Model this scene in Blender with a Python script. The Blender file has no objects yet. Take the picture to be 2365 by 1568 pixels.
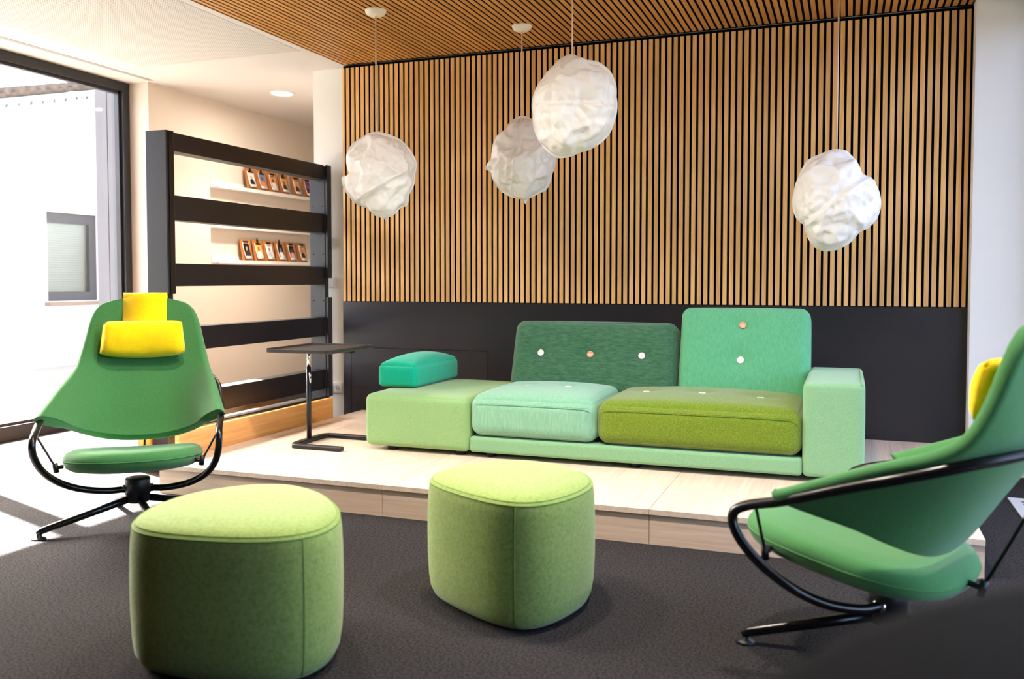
import bpy, bmesh, math, random
from mathutils import Vector, Matrix, noise
random.seed(7)
S = bpy.context.scene
COL = S.collection
R = math.radians

# ------------------------------------------------------------------ camera
cam_d = bpy.data.cameras.new('camera')
cam = bpy.data.objects.new('camera', cam_d)
COL.objects.link(cam)
S.camera = cam
YAW, PITCH = R(-20.5615), R(-2.3885)
fw = Vector((math.sin(YAW)*math.cos(PITCH), math.cos(YAW)*math.cos(PITCH), math.sin(PITCH)))
rt = Vector((math.cos(YAW), -math.sin(YAW), 0))
up = rt.cross(fw)
m = Matrix((rt, up, -fw)).transposed().to_4x4()
m.translation = (3.509, -5.767, 1.114)
cam.matrix_world = m
cam_d.sensor_width = 36
cam_d.lens = 31.446
cam_d.shift_y = -0.0225
cam_d.clip_start = .05
cam_d.dof.use_dof = True
cam_d.dof.focus_distance = 4.7
cam_d.dof.aperture_fstop = 2.4

# ------------------------------------------------------------------ sky, sun, exposure
W = bpy.data.worlds.new('sky')
S.world = W
W.use_nodes = True
bg = W.node_tree.nodes['Background']
sky = W.node_tree.nodes.new('ShaderNodeTexSky')
sky.sky_type = 'NISHITA'
sky.sun_disc = False
sky.sun_elevation = R(46.5)
sky.sun_rotation = R(-71.2)
sky.air_density = .35
sky.dust_density = 5
sky.ozone_density = .2
W.node_tree.links.new(sky.outputs[0], bg.inputs[0])
bg.inputs[1].default_value = .14
sun_d = bpy.data.lights.new('sun', 'SUN')
sun_d.energy = 9
sun_d.angle = R(.6)
sun_d.color = (1, .95, .88)
sun = bpy.data.objects.new('sun', sun_d)
COL.objects.link(sun)
EL = R(46.5)
sun.rotation_euler = Vector((.947*math.cos(EL), -.322*math.cos(EL), -math.sin(EL))).to_track_quat('-Z', 'Y').to_euler()
sun.location = (-6, 2, 7)
vs = S.view_settings
S.display_settings.display_device = 'sRGB'
vs.view_transform = 'Standard'
vs.look = 'None'
vs.gamma = 1
vs.use_curve_mapping = False
vs.exposure = 4.5
S.cycles.use_denoising = True
S.cycles.max_bounces = 10
S.cycles.diffuse_bounces = 6
S.cycles.transparent_max_bounces = 16
S.cycles.caustics_reflective = False
S.cycles.caustics_refractive = False

# ------------------------------------------------------------------ helpers: objects
def tag(o, label=None, cat=None, group=None, kind=None):
    if label: o['label'] = label
    if cat: o['category'] = cat
    if group: o['group'] = group
    if kind: o['kind'] = kind
    return o

def thing(name, label, cat, loc=(0, 0, 0), rz=0, group=None):
    o = bpy.data.objects.new(name, None)
    COL.objects.link(o)
    o.location = loc
    o.rotation_euler = (0, 0, rz)
    o.empty_display_size = .1
    return tag(o, label, cat, group)

def copy_tree(o, parent=None):
    c = o.copy()
    COL.objects.link(c)
    if parent: c.parent = parent
    for ch in list(o.children):
        copy_tree(ch, c)
    return c

class MB:
    """collects shapes, then links them as one mesh object"""
    def __init__(s):
        s.v, s.f, s.mi, s.sm = [], [], [], []
    def add(s, vs, fs, mi=0, smooth=False):
        n = len(s.v)
        s.v += [tuple(p) for p in vs]
        s.f += [tuple(i+n for i in f) for f in fs]
        s.mi += [mi]*len(fs)
        s.sm += [smooth]*len(fs)
        return s
    def box(s, x0, x1, y0, y1, z0, z1, b=0, mi=0, smooth=False):
        if b <= 0:
            v = [(x, y, z) for x in (x0, x1) for y in (y0, y1) for z in (z0, z1)]
            f = [(0, 1, 3, 2), (4, 6, 7, 5), (0, 4, 5, 1), (2, 3, 7, 6), (0, 2, 6, 4), (1, 5, 7, 3)]
            return s.add(v, f, mi, smooth)
        bm = bmesh.new()
        bmesh.ops.create_cube(bm, size=1)
        for v in bm.verts:
            v.co = Vector(((x0+x1)/2+v.co.x*(x1-x0), (y0+y1)/2+v.co.y*(y1-y0), (z0+z1)/2+v.co.z*(z1-z0)))
        bmesh.ops.bevel(bm, geom=bm.edges[:], offset=b, segments=2, affect='EDGES', profile=.5)
        return s.bm(bm, mi, smooth)
    def bm(s, bm, mi=0, smooth=False):
        bm.verts.index_update()
        s.add([v.co.copy() for v in bm.verts], [[v.index for v in f.verts] for f in bm.faces], mi, smooth)
        bm.free()
        return s
    def tube(s, pts, r, n=10, closed=False, mi=0, caps=True):
        P = [Vector(p) for p in pts]
        m = len(P)
        rr = r if isinstance(r, (list, tuple)) else [r]*m
        T = []
        for i in range(m):
            if closed: t = P[(i+1) % m]-P[i-1]
            else: t = P[min(i+1, m-1)]-P[max(i-1, 0)]
            T.append(t.normalized())
        a = Vector((0, 0, 1)) if abs(T[0].z) < .9 else Vector((1, 0, 0))
        nrm = (a-T[0]*a.dot(T[0])).normalized()
        V, F = [], []
        for i in range(m):
            nrm = (nrm-T[i]*nrm.dot(T[i])).normalized()
            bi = T[i].cross(nrm)
            for k in range(n):
                an = 2*math.pi*k/n
                V.append(P[i]+(nrm*math.cos(an)+bi*math.sin(an))*rr[i])
        for i in range(m if closed else m-1):
            j = (i+1) % m
            for k in range(n):
                F.append((i*n+k, i*n+(k+1) % n, j*n+(k+1) % n, j*n+k))
        if caps and not closed:
            F.append(tuple(range(n-1, -1, -1)))
            F.append(tuple((m-1)*n+k for k in range(n)))
        return s.add(V, F, mi, True)
    def lathe(s, prof, c=(0, 0, 0), n=32, mi=0, smooth=True):
        V, F = [], []
        for r, z in prof:
            for k in range(n):
                a = 2*math.pi*k/n
                V.append((c[0]+r*math.cos(a), c[1]+r*math.sin(a), c[2]+z))
        for i in range(len(prof)-1):
            for k in range(n):
                F.append((i*n+k, i*n+(k+1) % n, (i+1)*n+(k+1) % n, (i+1)*n+k))
        F.append(tuple(range(n-1, -1, -1)))
        F.append(tuple((len(prof)-1)*n+k for k in range(n)))
        return s.add(V, F, mi, smooth)
    def prism(s, poly, z0, z1, mi=0):
        n = len(poly)
        V = [(x, y, z0) for x, y in poly]+[(x, y, z1) for x, y in poly]
        F = [tuple(range(n-1, -1, -1)), tuple(range(n, 2*n))]
        F += [(i, (i+1) % n, n+(i+1) % n, n+i) for i in range(n)]
        return s.add(V, F, mi)
    def rings(s, rings, mi=0, cap0=True, cap1=True):
        n = len(rings[0])
        V = [p for r in rings for p in r]
        F = []
        for i in range(len(rings)-1):
            for k in range(n):
                F.append((i*n+k, i*n+(k+1) % n, (i+1)*n+(k+1) % n, (i+1)*n+k))
        if cap0: F.append(tuple(range(n-1, -1, -1)))
        if cap1: F.append(tuple((len(rings)-1)*n+k for k in range(n)))
        return s.add(V, F, mi, True)
    def build(s, name, mats, parent=None, auto=None):
        me = bpy.data.meshes.new(name)
        me.from_pydata(s.v, [], s.f)
        for mt in (mats if isinstance(mats, (list, tuple)) else [mats]):
            me.materials.append(mt)
        me.polygons.foreach_set('material_index', s.mi)
        me.polygons.foreach_set('use_smooth', s.sm)
        bm = bmesh.new()
        bm.from_mesh(me)
        bmesh.ops.recalc_face_normals(bm, faces=bm.faces)
        bm.to_mesh(me)
        bm.free()
        me.update()
        o = bpy.data.objects.new(name, me)
        COL.objects.link(o)
        if parent: o.parent = parent
        return o

def struct(name, mb, mats, parent=None, label=None):
    o = mb.build(name, mats, parent)
    if not parent: tag(o, label, None, None, 'structure')
    return o

def catmull(P, n=8, closed=False):
    P = [Vector(p) for p in P]
    m = len(P)
    out = []
    for i in range(m if closed else m-1):
        if closed: a, b, c, d = P[i-1], P[i], P[(i+1) % m], P[(i+2) % m]
        else:
            b, c = P[i], P[i+1]
            a = P[i-1] if i else 2*b-c
            d = P[i+2] if i+2 < m else 2*c-b
        for k in range(n):
            t = k/n
            out.append(.5*((2*b)+(-a+c)*t+(2*a-5*b+4*c-d)*t*t+(-a+3*b-3*c+d)*t**3))
    if not closed: out.append(P[-1].copy())
    return out

def cushion(cx, cy, cz, sx, sy, sz, r=.05, top=0, front=0, side=0, back=0, bottom=0, dimples=(), rot=0, pivot=None, taper=0, n=14):
    """soft rounded box with crowned faces and button dimples; -y is its front. dimples: (face, u, v) in metres from the face centre"""
    hx, hy, hz = sx/2, sy/2, sz/2
    def line(h):
        k = [-h+r*(1-math.cos(i*math.pi/2/5)) for i in range(5)]
        a, b = -h+r, h-r
        mid = [a+(b-a)*i/n for i in range(n+1)]
        return k+mid+[-q for q in reversed(k)]
    X, Y, Z = line(hx), line(hy), line(hz)
    bm = bmesh.new()
    vd = {}
    def vert(p):
        key = (round(p[0], 6), round(p[1], 6), round(p[2], 6))
        if key not in vd:
            q = Vector(p)
            inner = Vector((max(-hx+r, min(hx-r, q.x)), max(-hy+r, min(hy-r, q.y)), max(-hz+r, min(hz-r, q.z))))
            d = q-inner
            o = inner+d.normalized()*r if d.length > 1e-9 else q.copy()
            u, v, w = q.x/hx, q.y/hy, q.z/hz
            bx, by, bz = 1-u*u, 1-v*v, 1-w*w
            if w > .999: o.z += top*bx**.5*by**.5 if bx > 0 and by > 0 else 0
            if w < -.999: o.z -= bottom*max(bx, 0)**.5*max(by, 0)**.5
            if v < -.999: o.y -= front*max(bx, 0)**.5*max(bz, 0)**.5
            if v > .999: o.y += back*max(bx, 0)**.5*max(bz, 0)**.5
            if abs(u) > .999: o.x += math.copysign(side*max(by, 0)**.5*max(bz, 0)**.5, u)
            for face, a, b in dimples:
                if face == 'top' and w > .9:
                    dd = (q.x-a)**2+(q.y-b)**2
                    o.z -= .014*math.exp(-dd/.0050)+.008*math.exp(-dd/.0006)
                if face == 'front' and v < -.9:
                    dd = (q.x-a)**2+(q.z-b)**2
                    o.y += .020*math.exp(-dd/.0040)+.012*math.exp(-dd/.0006)
            if taper: o.x *= 1-taper*(w+1)/2
            vd[key] = bm.verts.new(o)
        return vd[key]
    def face_grid(A, B, fn):
        for i in range(len(A)-1):
            for j in range(len(B)-1):
                q = [vert(fn(A[i], B[j])), vert(fn(A[i+1], B[j])), vert(fn(A[i+1], B[j+1])), vert(fn(A[i], B[j+1]))]
                if len(set(q)) == 4:
                    try: bm.faces.new(q)
                    except ValueError: pass
    for sgn in (-1, 1):
        face_grid(X, Y, lambda a, b: (a, b, sgn*hz))
        face_grid(X, Z, lambda a, b: (a, sgn*hy, b))
        face_grid(Y, Z, lambda a, b: (sgn*hx, a, b))
    M = Matrix.Translation((cx, cy, cz))
    if rot:
        pv = Vector(pivot or (cx, cy, cz))
        M = Matrix.Translation(pv) @ Matrix.Rotation(rot, 4, 'X') @ Matrix.Translation(-pv) @ M
    bm.transform(M)
    mb = MB()
    mb.bm(bm, 0, True)
    mb.M = M
    return mb

# ------------------------------------------------------------------ helpers: materials
def lin(c):
    return tuple(((x/255)/12.92 if x/255 <= .04045 else ((x/255+.055)/1.055)**2.4) for x in c)+(1,)

def mat(name, col, rough=.5, metal=0, spec=.5, sheen=0, bump=None, var=None, coat=0):
    """principled; var=(scale, amount, stretch) darkens/lightens by noise, bump=(scale, strength)"""
    M = bpy.data.materials.new(name)
    M.use_nodes = True
    nt = M.node_tree
    N, L = nt.nodes, nt.links
    b = N['Principled BSDF']
    b.inputs['Base Color'].default_value = lin(col)
    b.inputs['Roughness'].default_value = rough
    b.inputs['Metallic'].default_value = metal
    b.inputs['Specular IOR Level'].default_value = spec
    if sheen:
        b.inputs['Sheen Weight'].default_value = sheen
        b.inputs['Sheen Roughness'].default_value = .5
    if coat: b.inputs['Coat Weight'].default_value = coat
    tc = N.new('ShaderNodeTexCoord')
    if var:
        sc, amt, st = var
        mp = N.new('ShaderNodeMapping')
        mp.inputs['Scale'].default_value = st
        L.new(tc.outputs['Object'], mp.inputs['Vector'])
        nz = N.new('ShaderNodeTexNoise')
        nz.inputs['Scale'].default_value = sc
        nz.inputs['Detail'].default_value = 4
        nz.inputs['Roughness'].default_value = .65
        L.new(mp.outputs[0], nz.inputs['Vector'])
        cr = N.new('ShaderNodeValToRGB')
        c = lin(col)
        cr.color_ramp.elements[0].position = .3
        cr.color_ramp.elements[1].position = .7
        cr.color_ramp.elements[0].color = tuple(x*(1-amt) for x in c[:3])+(1,)
        cr.color_ramp.elements[1].color = tuple(min(1, x*(1+amt)) for x in c[:3])+(1,)
        L.new(nz.outputs[0], cr.inputs[0])
        L.new(cr.outputs[0], b.inputs['Base Color'])
    if bump:
        sc, stg = bump
        nz2 = N.new('ShaderNodeTexNoise')
        nz2.inputs['Scale'].default_value = sc
        nz2.inputs['Detail'].default_value = 3
        L.new(tc.outputs['Object'], nz2.inputs['Vector'])
        bp = N.new('ShaderNodeBump')
        bp.inputs['Strength'].default_value = stg
        bp.inputs['Distance'].default_value = .004
        L.new(nz2.outputs[0], bp.inputs['Height'])
        L.new(bp.outputs[0], b.inputs['Normal'])
    return M

def fabric(name, c1, c2, sc=220, rough=.95, st=(1, 1, 1), bump=.35, sheen=.25):
    M = bpy.data.materials.new(name)
    M.use_nodes = True
    nt = M.node_tree
    N, L = nt.nodes, nt.links
    b = N['Principled BSDF']
    b.inputs['Roughness'].default_value = rough
    b.inputs['Specular IOR Level'].default_value = .15
    b.inputs['Sheen Weight'].default_value = sheen
    tc = N.new('ShaderNodeTexCoord')
    mp = N.new('ShaderNodeMapping')
    mp.inputs['Scale'].default_value = st
    L.new(tc.outputs['Object'], mp.inputs['Vector'])
    nz = N.new('ShaderNodeTexNoise')
    nz.inputs['Scale'].default_value = sc
    nz.inputs['Detail'].default_value = 5
    nz.inputs['Roughness'].default_value = .7
    L.new(mp.outputs[0], nz.inputs['Vector'])
    cr = N.new('ShaderNodeValToRGB')
    cr.color_ramp.elements[0].position = .36
    cr.color_ramp.elements[1].position = .64
    cr.color_ramp.elements[0].color = lin(c1)
    cr.color_ramp.elements[1].color = lin(c2)
    L.new(nz.outputs[0], cr.inputs[0])
    L.new(cr.outputs[0], b.inputs['Base Color'])
    bp = N.new('ShaderNodeBump')
    bp.inputs['Strength'].default_value = bump
    bp.inputs['Distance'].default_value = .002
    L.new(nz.outputs[0], bp.inputs['Height'])
    L.new(bp.outputs[0], b.inputs['Normal'])
    return M

def wood(name, dark, light, axis, rnd=.12, rough=.45, sc=3, knots=False):
    """streaky grain along axis; every object gets its own tone"""
    M = bpy.data.materials.new(name)
    M.use_nodes = True
    nt = M.node_tree
    N, L = nt.nodes, nt.links
    b = N['Principled BSDF']
    b.inputs['Roughness'].default_value = rough
    b.inputs['Specular IOR Level'].default_value = .3
    tc = N.new('ShaderNodeTexCoord')
    oi = N.new('ShaderNodeObjectInfo')
    mp = N.new('ShaderNodeMapping')
    s = [26, 26, 26]
    s['xyz'.index(axis)] = 1.1
    mp.inputs['Scale'].default_value = s
    L.new(tc.outputs['Object'], mp.inputs['Vector'])
    mu = N.new('ShaderNodeMath')
    mu.operation = 'MULTIPLY'
    mu.inputs[1].default_value = 37
    L.new(oi.outputs['Random'], mu.inputs[0])
    nz = N.new('ShaderNodeTexNoise')
    nz.noise_dimensions = '4D'
    nz.inputs['Scale'].default_value = sc
    nz.inputs['Detail'].default_value = 6
    nz.inputs['Roughness'].default_value = .6
    nz.inputs['Distortion'].default_value = .4
    L.new(mp.outputs[0], nz.inputs['Vector'])
    L.new(mu.outputs[0], nz.inputs['W'])
    cr = N.new('ShaderNodeValToRGB')
    cr.color_ramp.elements[0].position = .3
    cr.color_ramp.elements[1].position = .68
    cr.color_ramp.elements[0].color = lin(dark)
    cr.color_ramp.elements[1].color = lin(light)
    L.new(nz.outputs[0], cr.inputs[0])
    out = cr.outputs[0]
    if knots:
        vo = N.new('ShaderNodeTexVoronoi')
        mk = N.new('ShaderNodeMapping')
        k = [9, 9, 9]
        k['xyz'.index(axis)] = 4
        mk.inputs['Scale'].default_value = k
        L.new(tc.outputs['Object'], mk.inputs['Vector'])
        L.new(mk.outputs[0], vo.inputs['Vector'])
        vo.inputs['Scale'].default_value = .9
        kr = N.new('ShaderNodeValToRGB')
        kr.color_ramp.elements[0].position = .06
        kr.color_ramp.elements[0].color = lin((95, 50, 20))
        kr.color_ramp.elements[1].position = .13
        kr.color_ramp.elements[1].color = (1, 1, 1, 1)
        L.new(vo.outputs['Distance'], kr.inputs[0])
        mm = N.new('ShaderNodeMix')
        mm.data_type = 'RGBA'
        mm.blend_type = 'MULTIPLY'
        mm.inputs[0].default_value = 1
        L.new(out, mm.inputs[6])
        L.new(kr.outputs[0], mm.inputs[7])
        out = mm.outputs[2]
    hs = N.new('ShaderNodeHueSaturation')
    mr = N.new('ShaderNodeMapRange')
    mr.inputs[3].default_value = 1-rnd
    mr.inputs[4].default_value = 1+rnd
    L.new(oi.outputs['Random'], mr.inputs[0])
    L.new(mr.outputs[0], hs.inputs['Value'])
    L.new(out, hs.inputs['Color'])
    L.new(hs.outputs[0], b.inputs['Base Color'])
    bp = N.new('ShaderNodeBump')
    bp.inputs['Strength'].default_value = .08
    bp.inputs['Distance'].default_value = .002
    L.new(nz.outputs[0], bp.inputs['Height'])
    L.new(bp.outputs[0], b.inputs['Normal'])
    return M

def glass(name, tint=(1, 1, 1, 1)):
    M = bpy.data.materials.new(name)
    M.use_nodes = True
    nt = M.node_tree
    N, L = nt.nodes, nt.links
    N.remove(N['Principled BSDF'])
    t = N.new('ShaderNodeBsdfTransparent')
    t.inputs[0].default_value = tint
    g = N.new('ShaderNodeBsdfGlossy')
    g.inputs['Roughness'].default_value = 0
    fr = N.new('ShaderNodeFresnel')
    ge = N.new('ShaderNodeNewGeometry')
    ir = N.new('ShaderNodeMapRange')          # the far face of the sheet sees the inverse index
    ir.inputs[3].default_value = 1.45
    ir.inputs[4].default_value = 1/1.45
    L.new(ge.outputs['Backfacing'], ir.inputs[0])
    L.new(ir.outputs[0], fr.inputs[0])
    mx = N.new('ShaderNodeMixShader')
    L.new(fr.outputs[0], mx.inputs[0])
    L.new(t.outputs[0], mx.inputs[1])
    L.new(g.outputs[0], mx.inputs[2])
    L.new(mx.outputs[0], N['Material Output'].inputs[0])
    return M

def emit(name, col, st):
    M = bpy.data.materials.new(name)
    M.use_nodes = True
    b = M.node_tree.nodes['Principled BSDF']
    b.inputs['Base Color'].default_value = lin(col)
    b.inputs['Emission Color'].default_value = lin(col)
    b.inputs['Emission Strength'].default_value = st
    return M

def paper_mat(name):
    M = bpy.data.materials.new(name)
    M.use_nodes = True
    nt = M.node_tree
    N, L = nt.nodes, nt.links
    b = N['Principled BSDF']
    b.inputs['Base Color'].default_value = lin((246, 244, 240))
    b.inputs['Roughness'].default_value = .45
    t = N.new('ShaderNodeBsdfTranslucent')
    t.inputs[0].default_value = lin((248, 245, 240))
    mx = N.new('ShaderNodeMixShader')
    mx.inputs[0].default_value = .22
    L.new(b.outputs[0], mx.inputs[1])
    L.new(t.outputs[0], mx.inputs[2])
    L.new(mx.outputs[0], N['Material Output'].inputs[0])
    return M

def perforated(name, col, hole, pitch=.0165, rad=.24):
    """white plaster board with round holes in a square raster"""
    M = bpy.data.materials.new(name)
    M.use_nodes = True
    nt = M.node_tree
    N, L = nt.nodes, nt.links
    b = N['Principled BSDF']
    b.inputs['Roughness'].default_value = .9
    tc = N.new('ShaderNodeTexCoord')
    dv = N.new('ShaderNodeVectorMath')
    dv.operation = 'SCALE'
    dv.inputs['Scale'].default_value = 1/pitch
    L.new(tc.outputs['Object'], dv.inputs[0])
    fr = N.new('ShaderNodeVectorMath')
    fr.operation = 'FRACTION'
    L.new(dv.outputs[0], fr.inputs[0])
    sb = N.new('ShaderNodeVectorMath')
    sb.operation = 'SUBTRACT'
    sb.inputs[1].default_value = (.5, .5, 0)
    L.new(fr.outputs[0], sb.inputs[0])
    ml = N.new('ShaderNodeVectorMath')
    ml.operation = 'MULTIPLY'
    ml.inputs[1].default_value = (1, 1, 0)
    L.new(sb.outputs[0], ml.inputs[0])
    ln = N.new('ShaderNodeVectorMath')
    ln.operation = 'LENGTH'
    L.new(ml.outputs[0], ln.inputs[0])
    cp = N.new('ShaderNodeMath')
    cp.operation = 'LESS_THAN'
    cp.inputs[1].default_value = rad
    L.new(ln.outputs['Value'], cp.inputs[0])
    mx = N.new('ShaderNodeMix')
    mx.data_type = 'RGBA'
    mx.inputs[6].default_value = lin(col)
    mx.inputs[7].default_value = lin(hole)
    L.new(cp.outputs[0], mx.inputs[0])
    L.new(mx.outputs[2], b.inputs['Base Color'])
    return M

M = {}
M['plaster'] = mat('white_plaster', (232, 228, 222), .9, spec=.2, bump=(60, .03))
M['ceiling'] = mat('ceiling_plaster', (216, 209, 202), .9, spec=.2)
M['perf'] = perforated('perforated_plaster', (214, 207, 200), (128, 120, 112))
M['niche'] = mat('warm_white_wall', (218, 206, 193), .9, spec=.2)
M['carpet'] = mat('charcoal_carpet', (53, 50.5, 51), 1, spec=.05, bump=(220, 1), var=(120, .85, (1, 1, 1)))
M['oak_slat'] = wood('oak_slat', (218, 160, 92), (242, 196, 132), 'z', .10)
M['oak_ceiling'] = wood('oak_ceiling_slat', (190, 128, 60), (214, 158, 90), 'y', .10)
M['oak_top'] = wood('pale_oak_top', (214, 188, 166), (236, 214, 194), 'y', .03, .5, 2)
M['oak_front'] = wood('pale_oak_front', (206, 176, 150), (230, 204, 180), 'x', .03, .5, 2)
M['pine'] = wood('knotty_pine', (222, 150, 82), (242, 184, 116), 'y', .04, .5, 2, True)
M['felt'] = mat('black_felt', (14, 14, 18), .95, spec=.1)
M['black_panel'] = mat('black_laminate', (33, 29, 32), .38, spec=.5, var=(1.2, .15, (1, 1, 1)))
M['black_metal'] = mat('black_powder_coat', (30, 27, 29), .42, spec=.5)
M['black_gloss'] = mat('black_tube_paint', (14, 14, 16), .25, spec=.6)
M['black_plastic'] = mat('black_plastic', (18, 17, 18), .45)
M['frame'] = mat('anthracite_frame', (32, 32, 35), .45)
M['grey_clad'] = mat('grey_cladding', (92, 91, 96), .6)
M['chrome'] = mat('chrome', (225, 225, 225), .12, 1)
M['alu'] = mat('aluminium', (200, 200, 202), .35, 1)
M['alu_white'] = mat('pale_grille', (205, 208, 212), .45, .3)
M['switch'] = mat('white_plastic', (238, 238, 238), .35)
M['dark_hole'] = mat('dark_slot', (20, 20, 22), .8)
M['glass'] = glass('window_glass', (.97, .985, .98, 1))
M['render_wall'] = mat('outside_white_render', (214, 216, 218), .9, bump=(40, .1))
M['tile'] = mat('roof_tile', (74, 66, 62), .85, var=(9, .25, (1, 1, 1)))
M['zinc'] = mat('zinc_flashing', (130, 134, 142), .4, .6, var=(14, .3, (1, 1, 1)))
M['stone'] = mat('sill_stone', (92, 80, 74), .8)
M['blind'] = mat('pale_blind', (128, 136, 140), .7)
M['navy'] = mat('dark_window_frame', (24, 27, 36), .6, var=(60, .2, (1, 1, 1)))
M['ground'] = mat('grey_paving', (112, 111, 108), .9, var=(6, .08, (1, 1, 1)))
M['ott'] = fabric('sage_fabric', (128, 166, 104), (150, 188, 126), 260)
M['base'] = fabric('green_fabric', (118, 164, 118), (138, 182, 138), 260)
M['mint'] = fabric('mint_fabric', (120, 172, 140), (138, 188, 156), 120, st=(1, 1, .15), bump=.15)
M['olive'] = fabric('olive_fabric', (88, 114, 28), (124, 144, 38), 150)
M['forest'] = fabric('forest_fabric', (46, 88, 63), (72, 112, 82), 110, st=(.2, 1, 1), bump=.2)
M['emerald'] = fabric('emerald_fabric', (84, 158, 114), (98, 172, 128), 120, st=(1, 1, .15), bump=.12)
M['teal'] = fabric('teal_fabric', (0, 160, 126), (10, 178, 142), 160, bump=.12)
M['chair'] = fabric('chair_fabric', (60, 118, 62), (78, 136, 80), 320)
M['pouf'] = fabric('lime_felt', (126, 150, 72), (154, 174, 96), 90, bump=.25)
M['yellow'] = fabric('yellow_fabric', (255, 208, 0), (255, 220, 16), 200, bump=.15)
M['seam'] = mat('green_seam', (70, 130, 70), .9)
M['seam_lime'] = mat('lime_seam', (128, 160, 78), .9)
M['btn_white'] = mat('white_button', (236, 230, 228), .3)
M['btn_peach'] = mat('peach_button', (222, 160, 122), .3)
M['paper_lamp'] = paper_mat('crumpled_paper')
M['canopy'] = mat('cream_canopy', (240, 232, 212), .4)
M['cord'] = mat('pale_cord', (225, 200, 180), .7)
M['hardboard'] = mat('brown_hardboard', (176, 108, 50), .7, var=(40, .12, (1, 1, 1)))
M['clip'] = mat('dark_clip', (34, 34, 28), .35, .5)
M['paper'] = mat('white_card', (240, 236, 232), .7)
M['lamp_on'] = emit('lamp_disc', (255, 246, 232), 12)

# ------------------------------------------------------------------ setting: floor, walls, ceiling
H = 2.678
struct('floor', MB().box(-2.02, 4.62, -8.1, 3.7, -.06, 0), M['carpet'])
struct('wall_back', MB().box(-.283, 4.3, .08, .35, 0, H).box(-.283, -.12, .35, 3.6, 0, H), M['plaster'])
struct('wall_right', MB().box(4.162, 4.62, -.10, .35, 0, H), M['plaster'])
wl = struct('wall_left', MB().box(-2.262, -1.72, -.062, 3.6, -.1, H+.3), M['niche'])
MB().box(-2.262, -2.142, -.070, -.0625, -.1, 2.9).box(-2.134, -2.01, -.070, -.0625, -.1, 2.9).build('outer_reveal', M['grey_clad'], wl)
struct('wall_niche', MB().box(-1.72, -.283, 3.6, 3.75, 0, H), M['niche'])
M['dark_wall'] = mat('fill_cutting_wall', (58, 57, 60), .9)  # unseen walls behind the camera, made dark to cut bounce light
struct('wall_front', MB().box(-2.1, 4.7, -8.25, -8.1, 0, H), M['dark_wall'])
cl = struct('ceiling', MB().box(-2.05, .03, -8.1, 3.7, H, H+.2).box(4.162, 4.62, -8.1, 0.35, H, H+.2)
            .box(.03, 4.162, -8.1, .08, H+.03, H+.2).box(-.283, 4.162, .08, .35, H, H+.2), M['ceiling'])
MB().box(-1.38, -.03, -7.6, -.47, H-.0015, H+.001).build('perforated_board', M['perf'], cl)
MB().box(-1.67, -1.625, -7.6, -.10, H-.002, H+.001).build('air_slot', mat('slot_shadow', (158, 152, 148), .8), cl)
MB().box(.031, 4.161, -8.09, .079, H+.02, H+.029).build('felt_backing', M['felt'], cl)
sl_me = None
SW, VE = .0126, .005            # half width of a slat, depth of its oak face on the black core
for k in range(104):
    xa, xb = .04*k+.02-SW, .04*k+.02+SW
    if k == 103: xb = xa+.021
    if k == 0: xa = .0155
    if sl_me is None or k == 103:
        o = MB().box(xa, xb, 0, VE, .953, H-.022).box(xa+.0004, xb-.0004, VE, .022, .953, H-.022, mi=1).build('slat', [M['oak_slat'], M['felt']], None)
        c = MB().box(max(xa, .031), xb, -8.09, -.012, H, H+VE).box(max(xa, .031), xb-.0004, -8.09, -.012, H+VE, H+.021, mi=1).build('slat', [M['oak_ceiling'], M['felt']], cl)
        if k == 0: wall_slats, ceil_slats = [o], [c]
        else:
            wall_slats.append(o)
            ceil_slats.append(c)
        if k == 0: sl_me = True
        if k == 0:
            sw = MB().box(-SW, SW, 0, VE, .953, H-.022).box(-SW+.0004, SW-.0004, VE, .022, .953, H-.022, mi=1).build('slat', [M['oak_slat'], M['felt']], None)
            sc_ = MB().box(-SW, SW, -8.09, -.012, H, H+VE).box(-SW+.0004, SW-.0004, -8.09, -.012, H+VE, H+.021, mi=1).build('slat', [M['oak_ceiling'], M['felt']], cl)
    else:
        if k == 1: a, b = sw, sc_
        else: a, b = sw.copy(), sc_.copy(); COL.objects.link(a); COL.objects.link(b)
        a.location.x = b.location.x = .04*k+.02
        wall_slats.append(a)
        ceil_slats.append(b)
wb = bpy.data.objects['wall_back']
for o in wall_slats: o.parent = wb
MB().box(.012, 4.162, .022, .08, .95, H).build('felt_backing', M['felt'], wb)
def panel(*boxes):
    mb = MB()
    for b in boxes: mb.box(*b)
    return mb
panel((.008, 2.091, 0, .078, .613, .949), (.008, .073, 0, .078, 0, .613), (1.169, 2.091, 0, .078, 0, .613)).build('base_panel', M['black_panel'], wb)
panel((2.093, 4.160, 0, .078, 0, .949)).build('base_panel', M['black_panel'], wb)
panel((.0765, 1.1655, .0, .07, 0, .6095)).build('access_panel', M['black_panel'], wb)

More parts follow.
